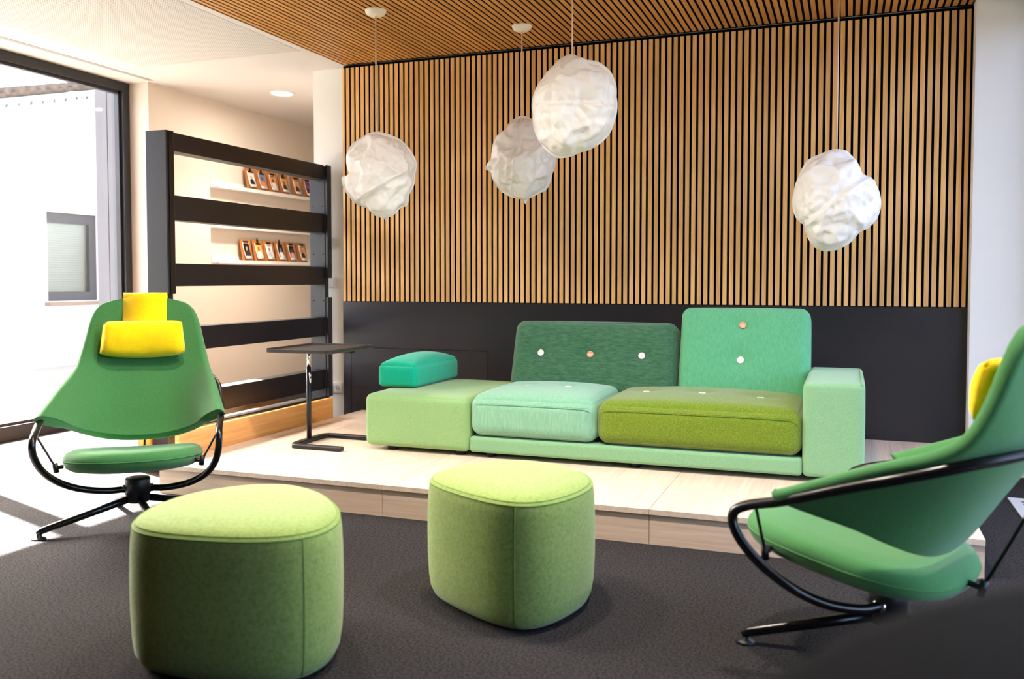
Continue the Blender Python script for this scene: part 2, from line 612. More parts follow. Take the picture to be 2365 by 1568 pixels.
# ------------------------------------------------------------------ setting: windows
def window(name, x, y0, y1, fa=.09, fb=.045, th=.07):
    """glazed bay in the plane x between y0 > y1; side -1 = left wall"""
    z0, z1 = .012, H-.004
    o = struct(name, MB().box(x-th/2, x+th/2, y1, y0, 0, z0), M['frame'])
    xa, xb = x-th/2, x+th/2
    MB().box(xa, xb, y0-fa, y0, z0, z1).box(xa, xb, y1, y1+fb, z0, z1).box(xa, xb, y1+fb, y0-fa, z1-.068, z1).box(xa, xb, y1+fb, y0-fa, z0, z0+.085).build('window_frame', M['frame'], o)
    xi = x-.012
    MB().box(xi-.022, xi+.02, y0-fa-.022, y0-fa, z0+.085, z1-.068).box(xi-.022, xi+.02, y1+fb, y1+fb+.022, z0+.085, z1-.068)\
        .box(xi-.022, xi+.02, y1+fb, y0-fa, z1-.090, z1-.068).box(xi-.022, xi+.02, y1+fb, y0-fa, z0+.085, z0+.105).build('glazing_bead', M['black_metal'], o)
    MB().box(xi-.014, xi-.008, y1+fb, y0-fa, z0+.085, z1-.068).build('pane', M['glass'], o)
    return o
window('window_1', -1.937, -.072, -2.012, .068)
window('window_2', -1.937, -2.014, -3.50, .045, .09)
window('window_3', 4.58, -.104, -2.0)
window('window_4', 4.58, -2.002, -4.60, .045, .09)
struct('wall_window_side', MB().box(-2.36, -1.9, -8.25, -3.504, -.1, H+.3), M['dark_wall'])
struct('wall_garden_side', MB().box(4.53, 4.9, -8.25, -4.604, -.1, H+.3), M['dark_wall'])

struct('shade_mass', MB().box(-2.36, 4.9, -8.25, 3.75, H+.302, 9.5), mat('shade_mass_dark', (88, 88, 92), .7))  # unseen dark block added overhead to keep sky light off the neighbouring house

# ------------------------------------------------------------------ outside: paving and neighbouring house
tag(MB().box(-30, -2.37, -20, 25, -.25, -.12).box(4.75, 25, -20, 25, -.25, -.12).build('paving', M['ground']), None, None, None, 'structure')
nb = thing('neighbour_house', 'white rendered neighbouring house with a tiled sloping verge seen through the left glazing', 'house', (-7, 0, 0))
SL = .267
def zr(y, z): return z+SL*(y-3.0)
def slab(mb, x0, x1, ya, yb, za, zb):
    v = [(x, y, zr(y, z)) for x in (x0, x1) for y in (ya, yb) for z in (za, zb)]
    return mb.add(v, [(0, 1, 3, 2), (4, 6, 7, 5), (0, 4, 5, 1), (2, 3, 7, 6), (0, 2, 6, 4), (1, 5, 7, 3)])
Y0, Y1 = -3.0, 8.5
gw = MB()
wy0, wy1, wz0, wz1 = 3.70, 4.63, .80, 2.065
for ya, yb in ((Y0, wy0), (wy1, Y1)):
    gw.add([(x, y, z) for x in (-.35, 0) for y, z in ((ya, -.2), (yb, -.2), (yb, zr(yb, 3.3)), (ya, zr(ya, 3.3)))],
           [(0, 1, 2, 3), (7, 6, 5, 4), (0, 4, 5, 1), (1, 5, 6, 2), (2, 6, 7, 3), (3, 7, 4, 0)])
gw.box(-.35, 0, wy0, wy1, -.2, wz0)
gw.add([(x, y, z) for x in (-.35, 0) for y, z in ((wy0, wz1), (wy1, wz1), (wy1, zr(wy1, 3.3)), (wy0, zr(wy0, 3.3)))],
       [(0, 1, 2, 3), (7, 6, 5, 4), (0, 4, 5, 1), (1, 5, 6, 2), (2, 6, 7, 3), (3, 7, 4, 0)])
gw.build('wall', M['render_wall'], nb)
slab(MB(), -.3, .10, Y0, Y1, 3.05, 3.235).build('verge_moulding', M['render_wall'], nb)
slab(MB(), -.3, .16, Y0, Y1, 3.235, 3.385).build('verge_board', M['render_wall'], nb)
fl = slab(MB(), -.3, .20, Y0, Y1, 3.40, 3.425)
for i in range(60):
    y = Y0+.05+i*.19
    slab(fl, .17, .21+.012*random.random(), y, y+.13, 3.375-.012*random.random(), 3.425)
fl.build('flashing', M['zinc'], nb)
slab(MB(), -.3, .13, Y0, Y1, 3.43, 3.56).build('verge_plank', M['tile'], nb)
pipe = MB().tube([(.19, y, zr(y, 3.462)) for y in (Y0, Y1)], .022, 10).build('verge_pipe', M['render_wall'], nb)
for i in range(9):
    y = Y0+.4+i*1.32
    MB().tube([(.12, y, zr(y, 3.462)), (.19, y+.001, zr(y, 3.462)), (.215, y+.002, zr(y, 3.462))], .032, 8).build('pipe_clip', M['render_wall'], nb)
tm = MB().tube([(.16, 0, 0), (-.9, 0, .02)], [.062, .056], 10)
t0 = tm.build('roof_tile', M['tile'], nb)
for i in range(62):
    t = t0 if i == 0 else t0.copy()
    if i: COL.objects.link(t)
    y = Y0+.1+i*.185
    t.location = (random.uniform(-.02, .02), y, zr(y, 3.575))
slab(MB(), -6, -.05, Y0, Y1, 3.52, 3.56).build('roof', M['tile'], nb)
wf = MB()
wf.box(-.10, -.05, wy0, wy0+.035, wz0, wz1).box(-.10, -.05, wy1-.13, wy1, wz0, wz1).box(-.10, -.05, wy0+.035, wy1-.13, wz1-.15, wz1).box(-.10, -.05, wy0+.035, wy1-.13, wz0, wz0+.13)
wf = wf.build('window_frame', M['navy'], nb)
MB().box(-.085, -.075, wy0+.035, wy1-.13, wz0+.13, wz1-.15).build('pane', M['glass'], wf)
bl = MB()
for i in range(32):
    z = wz0+.10+i*.035
    bl.add([(-.20, wy0-.05, z), (-.20, wy1+.05, z), (-.172, wy1+.05, z+.030), (-.172, wy0-.05, z+.030)], [(0, 1, 2, 3)])
bl.box(-.26, -.21, wy0-.1, wy1+.1, wz0-.05, wz1+.05)
bl.build('blind', M['blind'], nb)['kind'] = 'stuff'
MB().box(-.05, .12, wy0-.06, wy1+.06, wz0-.065, wz0-.005).build('window_sill', M['stone'], nb)

# ------------------------------------------------------------------ platform
PZ = .15
pf = thing('platform', 'low pale oak platform under the green sofa against the slatted wall', 'platform', (2.08, -1.05, 0))
px = [.165, 1.4755, 2.742, 4.0]
for i in range(3):
    a, b = px[i]+(.0012 if i else 0), px[i+1]-(.0012 if i < 2 else 0)
    MB().box(a-2.08, b-2.08, -2.09+1.05, -.004+1.05, PZ-.022, PZ).build('top_panel', M['oak_top'], pf)
    MB().box(a-2.08, b-2.08, -2.082+1.05, -2.06+1.05, 0, PZ-.0235).build('front_panel', M['oak_front'], pf)
MB().box(4.0-.022-2.08, 3.9955-2.08, -2.059+1.05, -.104+1.05, 0, PZ-.0235).build('side_panel', M['oak_front'], pf)
MB().box(.1665-2.08, .188-2.08, -2.059+1.05, -.004+1.05, 0, PZ-.0235).build('side_panel', M['oak_front'], pf)
MB().box(.188-2.08, 3.975-2.08, -2.0+1.05, -.01+1.05, 0, PZ-.0235).build('substructure', M['felt'], pf)

# ------------------------------------------------------------------ sofa
sf = thing('sofa', 'long low sofa in patchwork of greens with buttoned cushions on the oak platform', 'sofa', (2.28, -.9, PZ))
OX, OY, OZ = 2.28, -.9, PZ
YF, YB = -1.345, -.47
def cu(x0, x1, y0, y1, z0, z1, **k):
    return cushion((x0+x1)/2-OX, (y0+y1)/2-OY, (z0+z1)/2-OZ, x1-x0, y1-y0, z1-z0, **k)
cu(.957, 1.598, YF, YB, .174, .466, r=.035, top=.012, front=.006, side=.004).build('seat_block', M['ott'], sf)
cu(1.602, 3.318, YF, YB, .178, .264, r=.018, front=.003).build('base', M['base'], sf)
ar = cu(3.320, 3.592, YF, -.50, .178, .624, r=.022, top=.004, front=.003, side=.006).build('armrest', M['base'], sf)
def button(x, y, z, nrm, col, parent):
    mb = MB().lathe([(.0, -.006), (.016, -.006), (.0195, -.002), (.0195, .003), (.017, .006), (.0155, .0045), (0, .0045)], n=20)
    mb.box(-.009, .009, -.0012, .0012, .0040, .0052, mi=1)
    o = mb.build('button', [M['btn_'+col], M['btn_peach' if col == 'white' else 'btn_white']], parent)
    q = Vector(nrm).to_track_quat('Z', 'Y') @ Matrix.Rotation(random.uniform(0, 3), 3, 'Z').to_quaternion()
    o.rotation_mode = 'QUATERNION'
    o.rotation_quaternion = q
    o.location = (x-OX, y-OY, z-OZ)
    return o
# seat cushions
def seat(x0, x1, name_mat, btn):
    cx, cy = (x0+x1)/2, (YF-.008+YB-.22)/2
    y0, y1 = YF-.010, -.60
    cy = (y0+y1)/2
    o = cu(x0, x1, y0, y1, .266, .486, r=.062, top=.036, front=.014, side=.002,
           dimples=[('top', bx-cx, by-cy) for bx, by, c in btn]).build('seat_cushion', M[name_mat], sf)
    for bx, by, c in btn:
        u, v = 2*(bx-cx)/(x1-x0), 2*(by-cy)/(y1-y0)
        button(bx, by, .486+.036*((1-u*u)*(1-v*v))**.5-.026+.010, (0, 0, 1), c, o)
    return o
sl = seat(1.602, 2.308, 'mint', [(1.806, -.95, 'white'), (2.04, -.945, 'white')])
sr = seat(2.310, 3.317, 'olive', [(2.49, -.96, 'white'), (2.793, -.98, 'white'), (3.097, -1.02, 'white')])
MB().tube([(1.625-OX, YF-.022-OY, .452-OZ), (1.95-OX, YF-.0245-OY, .4535-OZ), (2.285-OX, YF-.022-OY, .452-OZ)], .0022, 6).build('piping', M['mint'], sl)
MB().tube([(2.335-OX, YF-.022-OY, .452-OZ), (2.8-OX, YF-.0245-OY, .4535-OZ), (3.292-OX, YF-.022-OY, .452-OZ)], .0022, 6).build('piping', M['olive'], sr)
# back cushions
def back(x0, x1, z1, name_mat, btn, rot, taper):
    z0, y0, y1 = .44, -.785, -.585
    cx, cz = (x0+x1)/2, (z0+z1)/2
    pv = (cx-OX, y0-OY, z0-OZ)
    mb = cu(x0, x1, y0, y1, z0, z1, r=.05, front=.020, top=.008, side=.004, rot=rot, pivot=pv, taper=taper,
            dimples=[('front', bx-cx, bz-cz) for bx, bz, c in btn])
    Mx = mb.M
    o = mb.build('back_cushion', M[name_mat], sf)
    for bx, bz, c in btn:
        p = Mx @ Vector((bx-cx, -(y1-y0)/2+.002, bz-cz))
        n = Mx.to_3x3() @ Vector((0, -1, 0))
        button(p.x+OX, p.y+OY, p.z+OZ, n, c, o)
    return o
back(1.612, 2.612, .884, 'forest', [(1.80, .684, 'white'), (2.105, .684, 'peach'), (2.41, .684, 'white')], R(-15), .02)
back(2.620, 3.326, .975, 'emerald', [(2.968, .872, 'peach'), (2.962, .676, 'white')], R(-14), .015)
for x, y in ((1.10, -1.27), (1.52, -1.27), (1.70, -1.27), (2.5, -1.27), (3.45, -1.27), (1.10, -.56), (1.7, -.56), (2.5, -.56), (3.45, -.6)):
    MB().lathe([(.026, 0), (.030, .004), (.030, .026), (.030, .030)], (x-OX, y-OY, 0), 20).build('foot', M['black_plastic'], sf)
MB().box(1.0-OX, 3.57-OX, -1.25-OY, -.55-OY, .026, .045).build('underframe', M['felt'], sf)
# arm piping
MB().tube(catmull([(3.585-OX, YF+.012-OY, .20-OZ), (3.5855-OX, YF+.008-OY, .40-OZ), (3.584-OX, YF+.014-OY, .60-OZ), (3.580-OX, YF+.04-OY, .6245-OZ), (3.578-OX, -.9-OY, .6275-OZ), (3.578-OX, -.54-OY, .6235-OZ)], 6), .0026, 6).build('piping', M['base'], ar)
# bolster
bo = cushion(1.036, -.80, .478+.066, .245, .61, .128, r=.022, top=.056, front=.014, side=.014, bottom=.002).build('bolster_cushion', M['teal'])
tag(bo, 'teal brick-shaped bolster cushion lying on the left end of the green sofa', 'cushion')

# ------------------------------------------------------------------ side table
st = thing('side_table', 'small black c-shaped side table with a square tray top left of the sofa', 'table', (.535, -1.26, PZ))
b = MB()
path = [(.335, -.185, .013), (.06, -.185, .013), (.022, -.17, .013), (.005, -.13, .013), (0, 0, .013), (0, .13, .013), (.016, .168, .013), (.055, .182, .013), (.290, .175, .013)]
sp = catmull(path, 5)
rings_ = []
for i, p in enumerate(sp):
    t = (sp[min(i+1, len(sp)-1)]-sp[max(i-1, 0)]).normalized()
    nrm = Vector((-t.y, t.x, 0))
    w, h = .021, .012
    rings_.append([p+nrm*a+Vector((0, 0, c)) for a, c in ((-w, -h), (w, -h), (w, h*.5), (w*.75, h), (-w*.75, h), (-w, h*.5))])
b.rings(rings_)
b.sm = [False]*len(b.f)
b.build('base', M['black_metal'], st)
MB().lathe([(.0145, 0), (.0145, .425)], (0, 0, .022), 18).build('pole', M['black_metal'], st)
MB().lathe([(.0095, 0), (.0095, .110)], (0, 0, .447), 16).build('inner_pole', M['chrome'], st)
MB().tube([(.012, -.012, .405), (.03, -.03, .412), (.034, -.034, .395)], .006, 8).tube([(.034, -.034, .395), (.036, -.036, .355)], [.006, .004], 8).build('clamp_lever', M['chrome'], st)
MB().box(-.02, .30, -.028, .028, .536, .556, .004).box(-.10, .30, -.05, -.03, .545, .556).build('tray_bracket', M['black_plastic'], st)
tt = MB()
def rrect(cx, cy, sx, sy, r, n=5):
    out = []
    for qx, qy, a0 in ((1, 1, 0), (-1, 1, 90), (-1, -1, 180), (1, -1, 270)):
        for k in range(n+1):
            a = R(a0+90*k/n)
            out.append((cx+qx*(sx/2-r)+r*math.cos(a), cy+qy*(sy/2-r)+r*math.sin(a)))
    return out
def ring(cx, cy, sx, sy, r, z): return [Vector((x, y, z)) for x, y in rrect(cx, cy, sx, sy, r)]
cx_, cy_ = .145, -.095
tt.rings([ring(cx_, cy_, .415, .475, .025, .556), ring(cx_, cy_, .43, .49, .03, .562), ring(cx_, cy_, .432, .492, .03, .574), ring(cx_, cy_, .424, .484, .026, .578), ring(cx_, cy_, .405, .465, .022, .577), ring(cx_, cy_, .398, .458, .02, .570)])
tt.sm = [False]*len(tt.f)
tt.build('tray_top', mat('brown_black_tray', (46, 40, 40), .4), st)

# ------------------------------------------------------------------ rack with planks left of the platform
rk = thing('rack', 'tall black open metal rack of wide horizontal rails on pine boards beside the platform', 'rack', (-.199, -.8, 0))
def rb(x0, x1, y0, y1, z0, z1, bev=.004): return MB().box(x0+.199, x1+.199, y0+.8, y1+.8, z0, z1, bev)
p1 = rb(-.274, -.124, -1.67, -1.606, 1.03, 1.962).box(-.256+.199, -.142+.199, -1.668+.8, -1.61+.8, 0, 1.03, .004).build('post', M['black_metal'], rk)
MB().box(-.122+.199, -.118+.199, -1.655+.8, -1.622+.8, 1.03, 1.955).build('edge_rail', M['black_gloss'], p1)
p2 = rb(-.256, -.124, -.028, .018, 0, 1.948).build('post', M['black_metal'], rk)
MB().box(-.120+.199, -.104+.199, -.026+.8, .03+.8, 1.12, 1.955).box(-.120+.199, -.104+.199, -.026+.8, .03+.8, .24, .98).build('edge_rail', M['black_metal'], p2)
for z in (1.655, 1.30, .955, .60):
    for x in (-.226, -.142):
        MB().tube([(x+.199, -.0295+.8, z), (x+.199, -.026+.8, z)], .006, 8).build('screw', M['dark_hole'], p2)
for z0, z1 in ((1.85, 1.955), (1.455, 1.597), (1.073, 1.205), (.692, .832), (.297, .443)):
    rb(-.230, -.128, -1.606, -.028, z0, z1, .003).build('rail', M['black_metal'], rk)
rb(-.22, -.05, -1.60, -.19, .225, .245, .003).build('bottom_tray', M['alu'], rk)
rb(-.05, -.02, -1.60, -.19, .19, .262, .002).build('tray_edge', M['black_metal'], rk)
rb(.120, .150, -1.915, -.375, 0, .287, .002).build('board', M['pine'], rk)
rb(-.318, -.288, -1.72, -.375, 0, .287, .002).build('board', M['pine'], rk)
rb(-.288, .120, -.42, -.39, 0, .18, 0).build('cross_bar', M['pine'], rk)

# ------------------------------------------------------------------ switches, sockets, floor grille, downlight
def plate(mb, cx, y, cz, w, h):
    mb.box(cx-w/2, cx+w/2, y-.009, y, cz-h/2, cz+h/2, .003)
sw1 = MB(); plate(sw1, 0, 0, 0, .082, .082)
t = thing('light_switch', 'white light switch, upper one, on the white wall right of the rack', 'switch', (-.145, .0798, 1.392))
sw1.build('plate', M['switch'], t); MB().box(-.028, .028, -.014, -.009, -.028, .028, .002).build('rocker', M['switch'], t)
t2 = copy_tree(t); t2.location.z = 1.091
t2['label'] = 'white light switch, lower one, on the white wall right of the rack'
t['group'] = t2['group'] = 'light switches beside the rack'
def socket(label, x, y, z):
    t = thing('socket', label, 'socket', (x, y, z), 0, 'white wall sockets')
    mb = MB(); plate(mb, 0, 0, 0, .152, .082); mb.build('plate', M['switch'], t)
    for cx in (-.0365, .0365):
        bm_ = MB().box(cx-.030, cx+.030, -.012, -.009, -.030, .030, .002).build('insert', M['switch'], t)
        rim = [(cx+.0205*math.cos(a*math.pi/12), -.0122, .0205*math.sin(a*math.pi/12)) for a in range(24)]
        MB().tube(rim, .0016, 6, closed=True).tube([(cx, -.0124, 0), (cx, -.011, 0)], .019, 20, mi=1)\
            .tube([(cx-.0095, -.0130, 0), (cx-.0095, -.012, 0)], .0030, 8, mi=2).tube([(cx+.0095, -.0130, 0), (cx+.0095, -.012, 0)], .0030, 8, mi=2)\
            .build('outlet', [M['switch'], mat('socket_well', (196, 196, 196), .5), M['dark_hole']], bm_)
    return t
socket('white double wall socket low on the white wall left of the black panel', -.122, .0798, .294)
socket('white double wall socket low on the right wall behind the right armchair', 4.242, -.1002, .306)
gr = thing('floor_grille', 'long pale metal floor grille with dark slots set in the carpet at the right', 'grille', (4.41, -3.4, 0))
MB().box(-.125, .125, -2.74, 2.74, -.01, .006, .002).build('frame', M['alu_white'], gr)
g = MB()
y = -2.68
while y < 2.68:
    for x in (-.075, -.038, 0, .038):
        g.box(x, x+.030, y, y+.009, .0055, .0068)
    y += .020
    if int((y+2.68)/.020) % 5 == 0: y += .02
g.build('slots', M['dark_hole'], gr)['kind'] = 'stuff'
def downlight(label, x, y, watts, col, cone):
    dl = thing('downlight', label, 'lamp', (x, y, H), 0, 'round recessed ceiling downlights')
    MB().lathe([(.105, 0), (.105, -.006), (.085, -.010), (.080, -.006), (.080, 0)], n=40).build('ring', M['switch'], dl)
    MB().lathe([(.078, 0), (.078, -.003)], n=40).build('diffuser', M['lamp_on'], dl)
    ld = bpy.data.lights.new('downlight_beam', 'SPOT')
    ld.energy = watts; ld.spot_size = R(cone); ld.spot_blend = .8; ld.shadow_soft_size = .075; ld.color = col
    lo = bpy.data.objects.new('downlight_beam', ld); COL.objects.link(lo); lo.parent = dl; lo.location = (0, 0, -.03)
    return dl
downlight('round recessed ceiling downlight, switched on, above the niche with the clipboards', -.966, .666, 8, (1, .86, .68), 110)
for i, x in enumerate((1.25, 2.3, 3.25)):  # unseen fill lights, added to brighten the sofa, platform and slatted wall
    downlight('added unseen fill light in the wood ceiling in front of the sofa, %s' % ('left', 'middle', 'right')[i], x, -2.85, (3.6, 6.2, 6)[i], (1, .90, .78), 152)

# ------------------------------------------------------------------ picture ledges and clipboards in the niche
NX = -1.72
for i, (z, nm) in enumerate(((1.925, 'top'), (1.575, 'middle'), (1.265, 'lowest'))):
    t = thing('picture_ledge', 'long white picture ledge on the niche wall, the %s of three' % nm, 'shelf', (NX, 2.05, z), 0, 'picture ledges in the niche')
    MB().box(0, .085, -1.39, 1.45, -.012, 0, .001).build('board', M['plaster'], t)
    MB().box(0, .010, -1.39, 1.45, 0, .055, .001).build('back_rail', M['plaster'], t)
    MB().box(.077, .085, -1.39, 1.45, 0, .020, .001).build('front_lip', M['plaster'], t)
def pic(kind):
    return [mat('print_'+str(j)+'_'+kind, c, .5) for j, c in enumerate(PICS[kind])]
PICS = {
    'man in black': ((226, 228, 226), (30, 22, 30), (196, 150, 126)),
    'orange dress': ((110, 130, 170), (226, 130, 40), (120, 60, 40)),
    'bridge railing': ((214, 150, 90), (236, 226, 216), (90, 66, 70)),
    'dark slope at dusk': ((226, 160, 80), (40, 46, 48), (150, 70, 50)),
    'brown haired woman': ((226, 176, 130), (90, 44, 40), (228, 140, 70)),
    'violet scene': ((120, 60, 110), (70, 40, 70), (160, 90, 130)),
    'face on black': ((16, 18, 30), (50, 40, 46), (214, 140, 90)),
    'pale shirt on orange': ((240, 180, 90), (222, 222, 226), (150, 90, 66)),
    'grey shirt': ((228, 226, 224), (180, 184, 200), (170, 110, 84)),
    'white jacket': ((34, 30, 36), (228, 222, 218), (150, 120, 104)),
    'pink figure': ((26, 26, 34), (224, 160, 146), (120, 60, 56)),
    'bearded man': ((200, 168, 120), (40, 40, 38), (190, 96, 60)),
}
def clipboard(kind, y, z, row, where, wire):
    t = thing('clipboard', 'clipboard with a photo of %s, %s' % (where, row), 'clipboard', (NX+.066, y, z+.001), 0, 'clipboards on the niche ledges')
    t.rotation_euler = (0, R(-10), 0)
    h, w = .215, .155
    poly = rrect(0, h/2, w, h, .014, 3)
    bd = MB()
    n = len(poly)
    bd.add([(0, a, b_) for a, b_ in poly]+[(.004, a, b_) for a, b_ in poly],
           [tuple(range(n)), tuple(range(2*n-1, n-1, -1))]+[(i, (i+1) % n, n+(i+1) % n, n+i) for i in range(n)])
    bd.build('board', M['hardboard'], t)
    pw, ph = .098, .150
    # card hangs from the clip and curls away from the board at its foot
    rows = [(.006+.018*(k/6)**2, .185-ph*k/6) for k in range(7)]
    V = []
    for x, zz in rows: V += [(x, -pw/2, zz), (x, pw/2, zz)]
    F = [(2*k, 2*k+1, 2*k+3, 2*k+2) for k in range(6)]
    pa = MB().add(V, F, 0, True).build('card', M['paper'], t)
    so = pa.modifiers.new('thickness', 'SOLIDIFY'); so.thickness = .0008; so.offset = -1
    pm = pic(kind)
    im = MB()
    def at(u, v, off):
        k = (.185-v)/ph*6
        return (.006+.018*(k/6)**2+off, u, v)
    for k in range(5):
        v0, v1 = .178-.024*k, .178-.024*(k+1)
        im.add([at(-.042, v0, .0016), at(.042, v0, .0016), at(.042, v1, .0016), at(-.042, v1, .0016)], [(0, 1, 2, 3)], 0)
    body = [(-.034, .060), (-.030, .095), (-.014, .112), (.012, .112), (.026, .098), (.034, .060)]
    body = body[::-1]
    im.add([at(a, c, .0026) for a, c in body], [tuple(range(6))], 1)
    hd = [(-.002+.015*math.cos(i*math.pi/5), .130+.020*math.sin(i*math.pi/5)) for i in range(10)]
    im.add([at(a, c, .0030) for a, c in hd], [tuple(range(10))], 2)
    im.build('print', pm, pa)
    MB().box(.0265, .0275, -.012, .012, .0405, .0425).build('caption', M['dark_hole'], pa)
    ck = MB()
    if wire:
        ck.box(.004, .012, -.032, .032, h-.030, h-.014, .002)
        ck.tube([(.010, -.026, h-.030), (.012, -.026, h-.046), (.012, .026, h-.046), (.010, .026, h-.030)], .0022, 6)
    else:
        ck.prism([(.004, -.036), (.013, -.036), (.013, .036), (.004, .036)], h-.044, h-.030)
        ck.box(.004, .010, -.013, .013, h-.030, h+.004, .002)
        ck.tube([(.006, -.008, h), (.014, -.008, h+.018), (.006, .0, h+.004)], .002, 6)
        ck.tube([(.004, .002, h), (.010, .006, h+.020), (.004, .011, h+.004)], .002, 6)
    ck.build('clip', M['clip'], t)
    return t
upper = [('man in black', 'a man in black on white'), ('orange dress', 'an orange dress under blue sky'), ('bridge railing', 'a pale railing scene'),
         ('dark slope at dusk', 'a dark slope at dusk'), ('brown haired woman', 'a brown-haired woman'), ('violet scene', 'a violet scene')]
for (k, w_), y, wr in zip(upper, (1.17, 1.335, 1.505, 1.685, 1.895, 2.095), (0, 0, 1, 0, 1, 1)):
    clipboard(k, y, 1.925, 'leaning on the top ledge', w_, wr)
for i, (k, y) in enumerate(zip(('grey shirt', 'face on black', 'orange dress', 'bearded man'), (.975, 1.135, 1.365, 1.735))):
    t = clipboard(k, y, 1.575, '', '', 0)
    t['label'] = 'clipboard hidden behind the second black rail, only its clip showing, %s from the left' % ('first', 'second', 'third', 'fourth')[i]
lower = [('face on black', 'a face on black ground'), ('pale shirt on orange', 'a pale shirt on orange'), ('grey shirt', 'a man in a grey shirt'),
         ('white jacket', 'a man in a white jacket'), ('pink figure', 'a small pink figure on black'), ('bearded man', 'a reddish bearded man')]
for (k, w_), y, wr in zip(lower, (1.09, 1.27, 1.435, 1.615, 1.80, 1.985), (1, 0, 1, 0, 1, 1)):
    clipboard(k, y, 1.265, 'leaning on the lowest ledge', w_, wr)

# ------------------------------------------------------------------ poufs
def pouf(label, outline, seams, h=.412, rounds=30):
    cx = sum(p[0] for p in outline)/len(outline)
    cy = sum(p[1] for p in outline)/len(outline)
    t = thing('pouf', label, 'pouf', (cx, cy, 0), 0, 'lime felt poufs')
    C_ = [Vector((p.x-cx, p.y-cy, 0)) for p in catmull([(a, b_, 0) for a, b_ in outline], 6, True)]
    n = len(C_)
    size0 = sum(p.length for p in C_)
    for _ in range(rounds): C_ = [(C_[i-1]+2*C_[i]+C_[(i+1) % n])/4 for i in range(n)]
    C_ = [p*(size0/sum(q.length for q in C_)) for p in C_]
    N_ = []
    for i in range(n):
        tg = (C_[(i+2) % n]-C_[i-2]).normalized()
        N_.append(Vector((tg.y, -tg.x, 0)))
    if sum(N_[i].dot(C_[i]) for i in range(n)) < 0: N_ = [-q for q in N_]
    def rg(off, z): return [C_[i]+N_[i]*off+Vector((0, 0, z)) for i in range(n)]
    prof = [(-.055, .006), (-.035, .008), (-.018, .020), (-.006, .045), (0, .085), (.004, .16), (.005, .24), (.004, .32), (.001, .375), (-.002, .398), (-.007, h)]
    rs = [rg(o, z) for o, z in prof]
    for s_, dz in ((.955, .010), (.90, .017), (.8, .024), (.6, .031), (.35, .034), (.1, .035)):
        rs.append([Vector((p.x*s_, p.y*s_, h+dz)) for p in rg(-.007, h)])
    MB().rings(rs).build('body', M['pouf'], t)
    sm_ = MB().tube(rg(-.0045, h-.004), .0022, 6, closed=True).tube(rg(-.0135, h+.006), .0016, 6, closed=True).build('top_seam', M['seam_lime'], t)
    for i in seams:
        k = i*6 % n
        MB().tube([C_[k]+N_[k]*(o+.0004)+Vector((0, 0, z)) for o, z in prof[2:]], .0018, 6).build('side_seam', M['seam_lime'], t)
    MB().prism([(p.x*.8, p.y*.8) for p in C_[::3]], 0, .012).build('foot_board', M['black_plastic'], t)
    return t
pouf('lime felt pouf with a lit left side, the one farther from the camera', [(2.142, -2.965), (2.125, -2.87), (2.16, -2.73), (2.225, -2.64), (2.31, -2.58), (2.41, -2.565), (2.535, -2.60), (2.645, -2.69),
      (2.705, -2.80), (2.703, -2.93), (2.672, -3.05), (2.628, -3.145), (2.56, -3.20), (2.444, -3.168), (2.30, -3.085), (2.205, -3.025)], (12,), rounds=55)
pouf('large lime felt pouf with a dark front, nearest to the camera at lower left', [(1.605, -3.79), (1.54, -3.69), (1.508, -3.56), (1.52, -3.455), (1.56, -3.355), (1.63, -3.272), (1.715, -3.222), (1.817, -3.222),
      (1.95, -3.30), (2.06, -3.41), (2.130, -3.52), (2.157, -3.625), (2.132, -3.715), (2.06, -3.772), (1.97, -3.806), (1.86, -3.828), (1.755, -3.838), (1.67, -3.828)], (12,))

# ------------------------------------------------------------------ armchairs
RIM = [(.222, .405, .482), (.063, .367, .549), (-.10, .345, .612), (-.22, .327, .648), (-.31, .308, .694), (-.365, .285, .790), (-.405, .255, .920), (-.425, .215, .980), (-.435, .165, 1.003)]
BOT = [(.175, .398, .500), (.06, .325, .455), (-.06, .280, .408), (-.138, .20, .366), (-.162, .10, .343), (-.168, 0, .337)]
CEN = [(-.168, .337), (-.238, .42), (-.278, .50), (-.328, .58), (-.372, .66), (-.402, .75), (-.420, .86), (-.435, .95), (-.444, 1.005), (-.446, 1.016)]
TUBE = [(0, .045, .125), (.03, .13, .128), (.085, .23, .155), (.15, .31, .205), (.235, .357, .275), (.295, .377, .35), (.308, .380, .408), (.262, .380, .442), (.135, .384, .480), (-.03, .376, .540), (-.20, .351, .596), (-.34, .277, .642), (-.45, .150, .672), (-.482, 0, .678)]
LEG0 = 237+53.4
